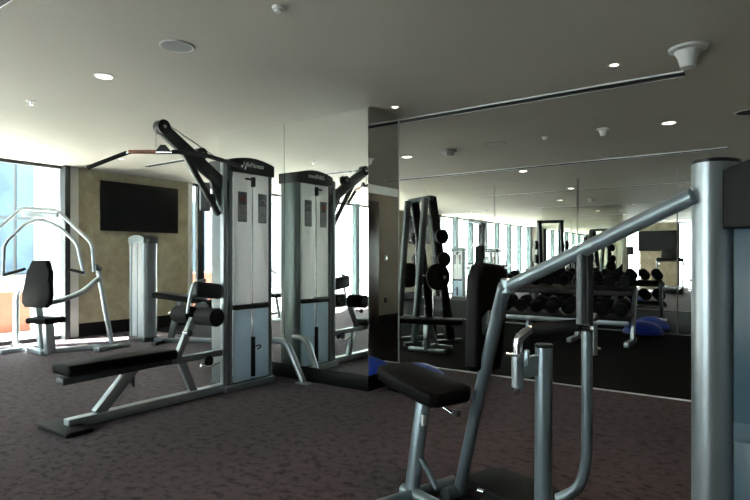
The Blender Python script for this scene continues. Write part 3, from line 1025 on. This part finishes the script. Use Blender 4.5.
# seat
sp = G(421, 383, 2.97)
seat_rot = Matrix.Rotation(ang - .05, 3, 'Z') @ Matrix.Rotation(.10, 3, 'Y')
MB().use('pad').prism([(-.27, -.10), (-.24, -.125), (.16, -.15), (.24, -.14), (.27, -.10), (.27, .10), (.24, .14), (.16, .15), (-.24, .125), (-.27, .10)], .085,
                      Matrix.Translation(sp) @ seat_rot.to_4x4() @ Matrix.Rotation(-PI / 2, 4, 'X'), bev=.026).build('seat', parent=fg)
MB().use('cap').box(sp + Vector((0, 0, -.05)), (.40, .18, .02), seat_rot, bev=.004).build('seat_plate', parent=fg)
MB().use('frame_blue').tube([G(411, 497, 2.97), G(424, 396, 3.0)], .042, seg=20, r2=.036).build('seat_post', parent=fg)
MB().use('frame_blue').tube([G(421, 458, 2.95), G(437, 488, 2.9)], .016, seg=12).build('gusset', parent=fg)
lv = MB().use('chrome').tube([G(440, 405, 2.85), G(452, 413, 2.80)], .007).build('height_lever', parent=fg)
MB().use('cap').lathe([(0, -.02), (.018, -.015), (.022, 0), (.018, .015), (0, .02)], G(457, 413, 2.79)).build('knob', parent=lv)
MB().use('white').box(G(424, 420, 2.93), (.02, .03, .06), Matrix.Rotation(ang, 3, 'Z'), bev=.003).build('height_scale', parent=fg)
# back support post, pad
MB().use('frame_blue').tube([G(459, 493, 3.0), G(471.5, 432, 2.93), G(498, 312, 2.70), G(505, 285, 2.62)], .032, .3, seg=18, r2=.036).build('back_post', parent=fg)
bpR = Matrix.Rotation(ang, 4, 'Z') @ Matrix.Rotation(PI / 2, 4, 'Z')
tilt = Matrix.Rotation(-.055, 4, 'Y')
MB().use('pad').prism([(-.09, -.27), (.09, -.27), (.11, -.25), (.115, .20), (.105, .265), (.07, .285), (-.07, .285), (-.105, .265), (-.115, .20), (-.11, -.25)], .085,
                      Matrix.Translation(G(486, 318, 2.87)) @ Matrix.Rotation(.13, 4, FW) @ bpR @ Matrix.Rotation(-.10, 4, 'X'), bev=.028).build('back_pad', parent=fg)
MB().use('cap').beam(G(490, 330, 2.76), G(486, 318, 2.80), .05, .16).build('pad_bracket', parent=fg)
# top bar running up to the tower
b0, b1 = G(503, 289, 2.64), G(693, 196, 1.90)
MB().use('frame_blue').tube([b0, b1], .030, seg=20, r2=.026).build('top_bar', parent=fg)
MB().use('frame_blue').lathe([(0, -.036), (.03, -.036), (.036, -.03), (.036, .03), (.03, .036), (0, .036)], G(508, 286, 2.62)).build('joint_collar', parent=fg)
MB().use('chrome').cyl(G(583, 250, 2.27), G(583, 243, 2.27), .02).build('bolt_cap', parent=fg)
# hanging lever post and grips
pt = MB().use('post')
pt.tube([G(581.5, 246, 2.27), G(581.5, 324, 2.27)], .021, seg=16)
pt.tube([G(589, 250, 2.32), G(589, 326, 2.32)], .017, seg=16)
pt.build('lever_post', parent=fg)
MB().use('frame_blue').tube([G(544, 347, 2.43), G(543, 545, 2.40)], .038, seg=22).build('column', parent=fg)
MB().use('cap').lathe([(0, 0), (.039, 0), (.041, .006), (.036, .014), (0, .016)], G(544, 347, 2.43)).build('column_cap', parent=fg)
MB().use('frame_blue').beam(G(521, 368, 2.43), G(542, 364, 2.43), .05, .085).build('pivot_arm', parent=fg)
MB().use('silver').tube([G(517.5, 353, 2.42), G(517.5, 387, 2.42)], .026, seg=20).build('pivot_sleeve', parent=fg)
MB().use('chrome').lathe([(0, -.022), (.018, -.018), (.022, 0), (.022, .014), (0, .014)], G(517.5, 390, 2.42)).build('sleeve_end', parent=fg)
MB().use('chrome').tube([G(506, 354, 2.42), G(519, 356, 2.40)], .008).build('lock_pin', parent=fg)
MB().use('chrome').tube([G(518, 354, 2.42), G(518, 338, 2.42), G(530, 330, 2.42), G(538, 329, 2.42)], .021, .08, seg=18).build('handle_elbow', parent=fg)
MB().use('grip').tube([G(534, 329.5, 2.42), G(580, 325, 2.30)], .026, seg=20).build('handle_grip', parent=fg)
MB().use('frame_blue').box(G(527, 358, 2.40), (.02, .02, .07), bev=.004).build('stop_plate', parent=fg)
MB().use('frame_blue').tube([G(587, 331, 2.62), G(587, 462, 2.60), G(579, 490, 2.62), G(558, 499, 2.68)], .026, .16, seg=20).build('side_lever', parent=fg)
MB().use('cap').lathe([(0, 0), (.0265, 0), (.027, .005), (0, .008)], G(587, 331, 2.62)).build('lever_cap', parent=fg)
kk = MB().use('silver').tube([G(594, 355, 2.75), G(594, 324, 2.75)], .017, seg=16).build('second_sleeve', parent=fg)
MB().use('chrome').lathe([(0, -.022), (.015, -.018), (.022, -.004), (.018, .014), (0, .022)], G(594, 317, 2.75)).build('ball_end', parent=kk)
MB().use('chrome').tube([G(594, 346, 2.75), G(600, 349, 2.75)], .007).build('lock_pin', parent=kk)
# base
MB().use('rubber').prism([(-.20, -.15), (.12, -.17), (.26, -.10), (.26, .10), (.12, .17), (-.20, .15), (-.26, .08), (-.26, -.08)], .04,
                         Matrix.Translation(G(516, 490, 2.88).xy.to_3d() + Vector((0, 0, .09))) @ Matrix.Rotation(ang, 4, 'Z') @ Matrix.Rotation(PI / 2, 4, 'X'), bev=.012).build('foot_platform', parent=fg)
z35 = lambda v: Vector((v.x, v.y, .035))
p_ = z35(G(411, 495, 2.97))
MB().use('frame_blue').tube([p_ + E * -.06, p_ + E * 1.45], .035, seg=18).build('base_rail', parent=fg)
MB().use('frame_blue').tube([p_ + Pp * -.32 + E * .02, p_ + Pp * .30 + E * .02], .03, seg=16).build('cross_foot', parent=fg)
MB().use('frame_blue').tube([z35(G(458, 492, 3.0)) + Pp * -.1, z35(G(458, 492, 3.0)) + Pp * .06], .035, seg=16).build('post_foot', parent=fg)
MB().use('chrome').cyl(G(478, 490, 2.86), G(484, 492, 2.84), .012).build('bolt', parent=fg)
# tower
T0 = at(716, 258, 1.93)
TW = .66
tcn = Vector((T0.x, T0.y, 0)) - FO + E * (TW / 2 - .07) - Pp * .10
tower_on(fg, tcn, ang, w=TW, h=1.638, d=.20, belt=.72, head=.24, cols=.070, place_z=1.25, name_text=False, inner=True, shy=.07, headmat='base', low='shroud_shaded')

# ------------------------------------------------------------------ ceiling fittings
def cz(x, y):
    return atz(x, y, H)


def slot(label, x0, x1, y):
    r = thing('air_slot', label, 'ceiling vent', ((x0 + x1) / 2, y, H))
    l = x1 - x0
    MB().use('slot').box((0, 0, -.004), (l, .13, .008)).build('opening', parent=r)
    MB().use('trim').box((0, -.066, -.006), (l, .010, .012)).box((0, .066, -.006), (l, .005, .012)).build('edge_trim', parent=r)
    MB().use('base').box((0, 0.0, -.009), (l, .008, .006)).build('blade', parent=r)
    return r


slot('long black air slot in the ceiling, from the pillar to the flared nozzle', -5.6, -.52, 5.0)
slot('short linear air slot in the ceiling near the television wall', -8.1, -7.0, 5.1)
slot('long linear air slot in the ceiling over the weights area near the far mirror', -5.6, -.40, 8.73)
slot('linear air slot in the ceiling behind the chest press, towards the back windows', -6.6, -1.4, 1.3)
slot('linear air slot in the ceiling close to the back wall', -6.6, -1.4, -2.4)


def downlight(label, p, warm=False, r=.055, tilt=0, spot=0):
    o = thing('downlight', label, 'ceiling light', (p.x, p.y, H), 0, 'recessed ceiling downlights')
    MB().use('white').lathe([(r, -.002), (r + .018, -.004), (r + .02, -.001), (r + .02, 0), (r, 0)], (0, 0, 0)).build('rim', parent=o)
    MB().use('lamp_warm' if warm else 'lamp').lathe([(0, -.003), (r, -.003), (r, 0), (0, 0)]).build('lamp', parent=o)
    if spot:
        ld = bpy.data.lights.new('downlight_beam', 'SPOT')
        ld.energy = spot
        ld.spot_size = math.radians(75)
        ld.spot_blend = .6
        ld.shadow_soft_size = .05
        ld.color = (1, .72, .5)
        lo = bpy.data.objects.new('downlight_beam', ld)
        COL.objects.link(lo)
        lo.parent = o
        lo.location = (0, 0, -.02)
    return o


downlight('round white downlight over the chest press side of the room', cz(104, 76.5), r=.06)
downlight('small downlight just beyond the corner of the mirrored pillar', cz(395, 107), r=.028, spot=8)
downlight('small bright downlight beside the long air slot', cz(614, 65), True, .03, spot=14)
downlight('warm downlight over the weights area near the foreground tower', cz(669, 123), True, .062, spot=10)
downlight('downlight over the smith machine, nearest the pillar', cz(407, 157), r=.065, spot=8)
downlight('faint small downlight between the television wall and the lat pulldown', cz(121, 159), r=.03)
downlight('downlight over the dumbbell rack', Vector((-3.35, 9.1, H)), r=.06)
downlight('downlight over the treadmill', Vector((-2.4, .9, H)), True, r=.06, spot=14)
downlight('warm downlight above the foreground back pad', Vector((-1.0, 2.5, H)), True, r=.045, spot=24)
downlight('downlight above the cross trainer', Vector((-4.4, -1.6, H)), r=.06)
downlight('downlight nearest the back wall television', Vector((-3.2, -3.2, H)), r=.06)

downlight('downlight nearest the back windows', Vector((-5.2, -3.2, H)), r=.05)
downlight('downlight behind the seated row machine', Vector((-6.6, -1.5, H)), r=.05)
downlight('downlight near the entrance side wall', Vector((-1.2, -1.6, H)), r=.05)

# loudspeaker
p = cz(177, 46)
o = thing('ceiling_speaker', 'round grey grille loudspeaker flush in the ceiling', 'speaker', (p.x, p.y, H))
MB().use('white').lathe([(.10, -.004), (.112, -.008), (.118, -.004), (.118, 0), (.10, 0)]).build('rim', parent=o)
MB().use('grille').lathe([(0, -.006), (.10, -.004), (.10, 0), (0, 0)]).build('grille', parent=o)
p = cz(495, 144)
o = thing('ceiling_speaker', 'faint grey ceiling speaker ring between the smith machine and the dumbbell rack', 'speaker', (p.x, p.y, H))
MB().use('ceiling').lathe([(.13, -.003), (.145, -.008), (.15, 0), (.13, 0)]).build('rim', parent=o)
MB().use('ceiling').lathe([(0, -.004), (.13, -.003), (.13, 0), (0, 0)]).build('grille', parent=o)
p = cz(750, 112)
o = thing('ceiling_speaker', 'grey ceiling speaker with pale rim above the foreground tower', 'speaker', (p.x, p.y, H))
MB().use('white').lathe([(.12, -.004), (.132, -.008), (.138, -.004), (.138, 0), (.12, 0)]).build('rim', parent=o)
MB().use('base').lathe([(0, -.004), (.12, -.003), (.12, 0), (0, 0)]).build('grille', parent=o)


def detector(label, p, r, cone):
    o = thing('smoke_detector' if not cone else 'ceiling_sensor', label, 'smoke detector' if not cone else 'sensor', (p.x, p.y, H))
    if cone:
        MB().use('white').lathe([(0, 0), (r, 0), (r * .98, -r * .13), (r * .72, -r * .2), (0, -r * .2)]).build('flange', parent=o)
        MB().use('white').lathe([(r * .70, -r * .19), (r * .52, -r * .55), (r * .42, -r * .95), (r * .40, -r * 1.1), (0, -r * 1.15)]).build('nozzle', parent=o)
    else:
        MB().use('white').lathe([(0, 0), (r, 0), (r * 1.02, -r * .3), (r * .9, -r * .42), (0, -r * .42)]).build('base', parent=o)
        MB().use('white').lathe([(r * .7, -r * .42), (r * .66, -r * .75), (r * .5, -r * .9), (0, -r * .92)]).build('cover', parent=o)
    return o


detector('large white flared ceiling nozzle at the end of the long air slot', cz(688, 48), .125, True)
detector('small white cone shaped sensor on the ceiling over the weights area', cz(603, 129), .072, True)
detector('low white round smoke detector on the ceiling above the lat pulldown', cz(278, 7), .035, False)
detector('white round smoke detector between the pillar and the ceiling speaker ring', cz(449, 150), .10, False)
detector('small dark round detector over the dumbbell rack side', cz(545, 137), .035, False)
sp_ = cz(31, 101)
o = thing('sprinkler', 'small white sprinkler head on the ceiling over the chest press', 'sprinkler', (sp_.x, sp_.y, H))
MB().use('white').lathe([(0, 0), (.045, 0), (.04, -.01), (0, -.012)]).build('escutcheon', parent=o)
MB().use('chrome').lathe([(0, -.01), (.012, -.012), (.008, -.03), (.02, -.034), (.02, -.038), (0, -.04)]).build('nozzle', parent=o)
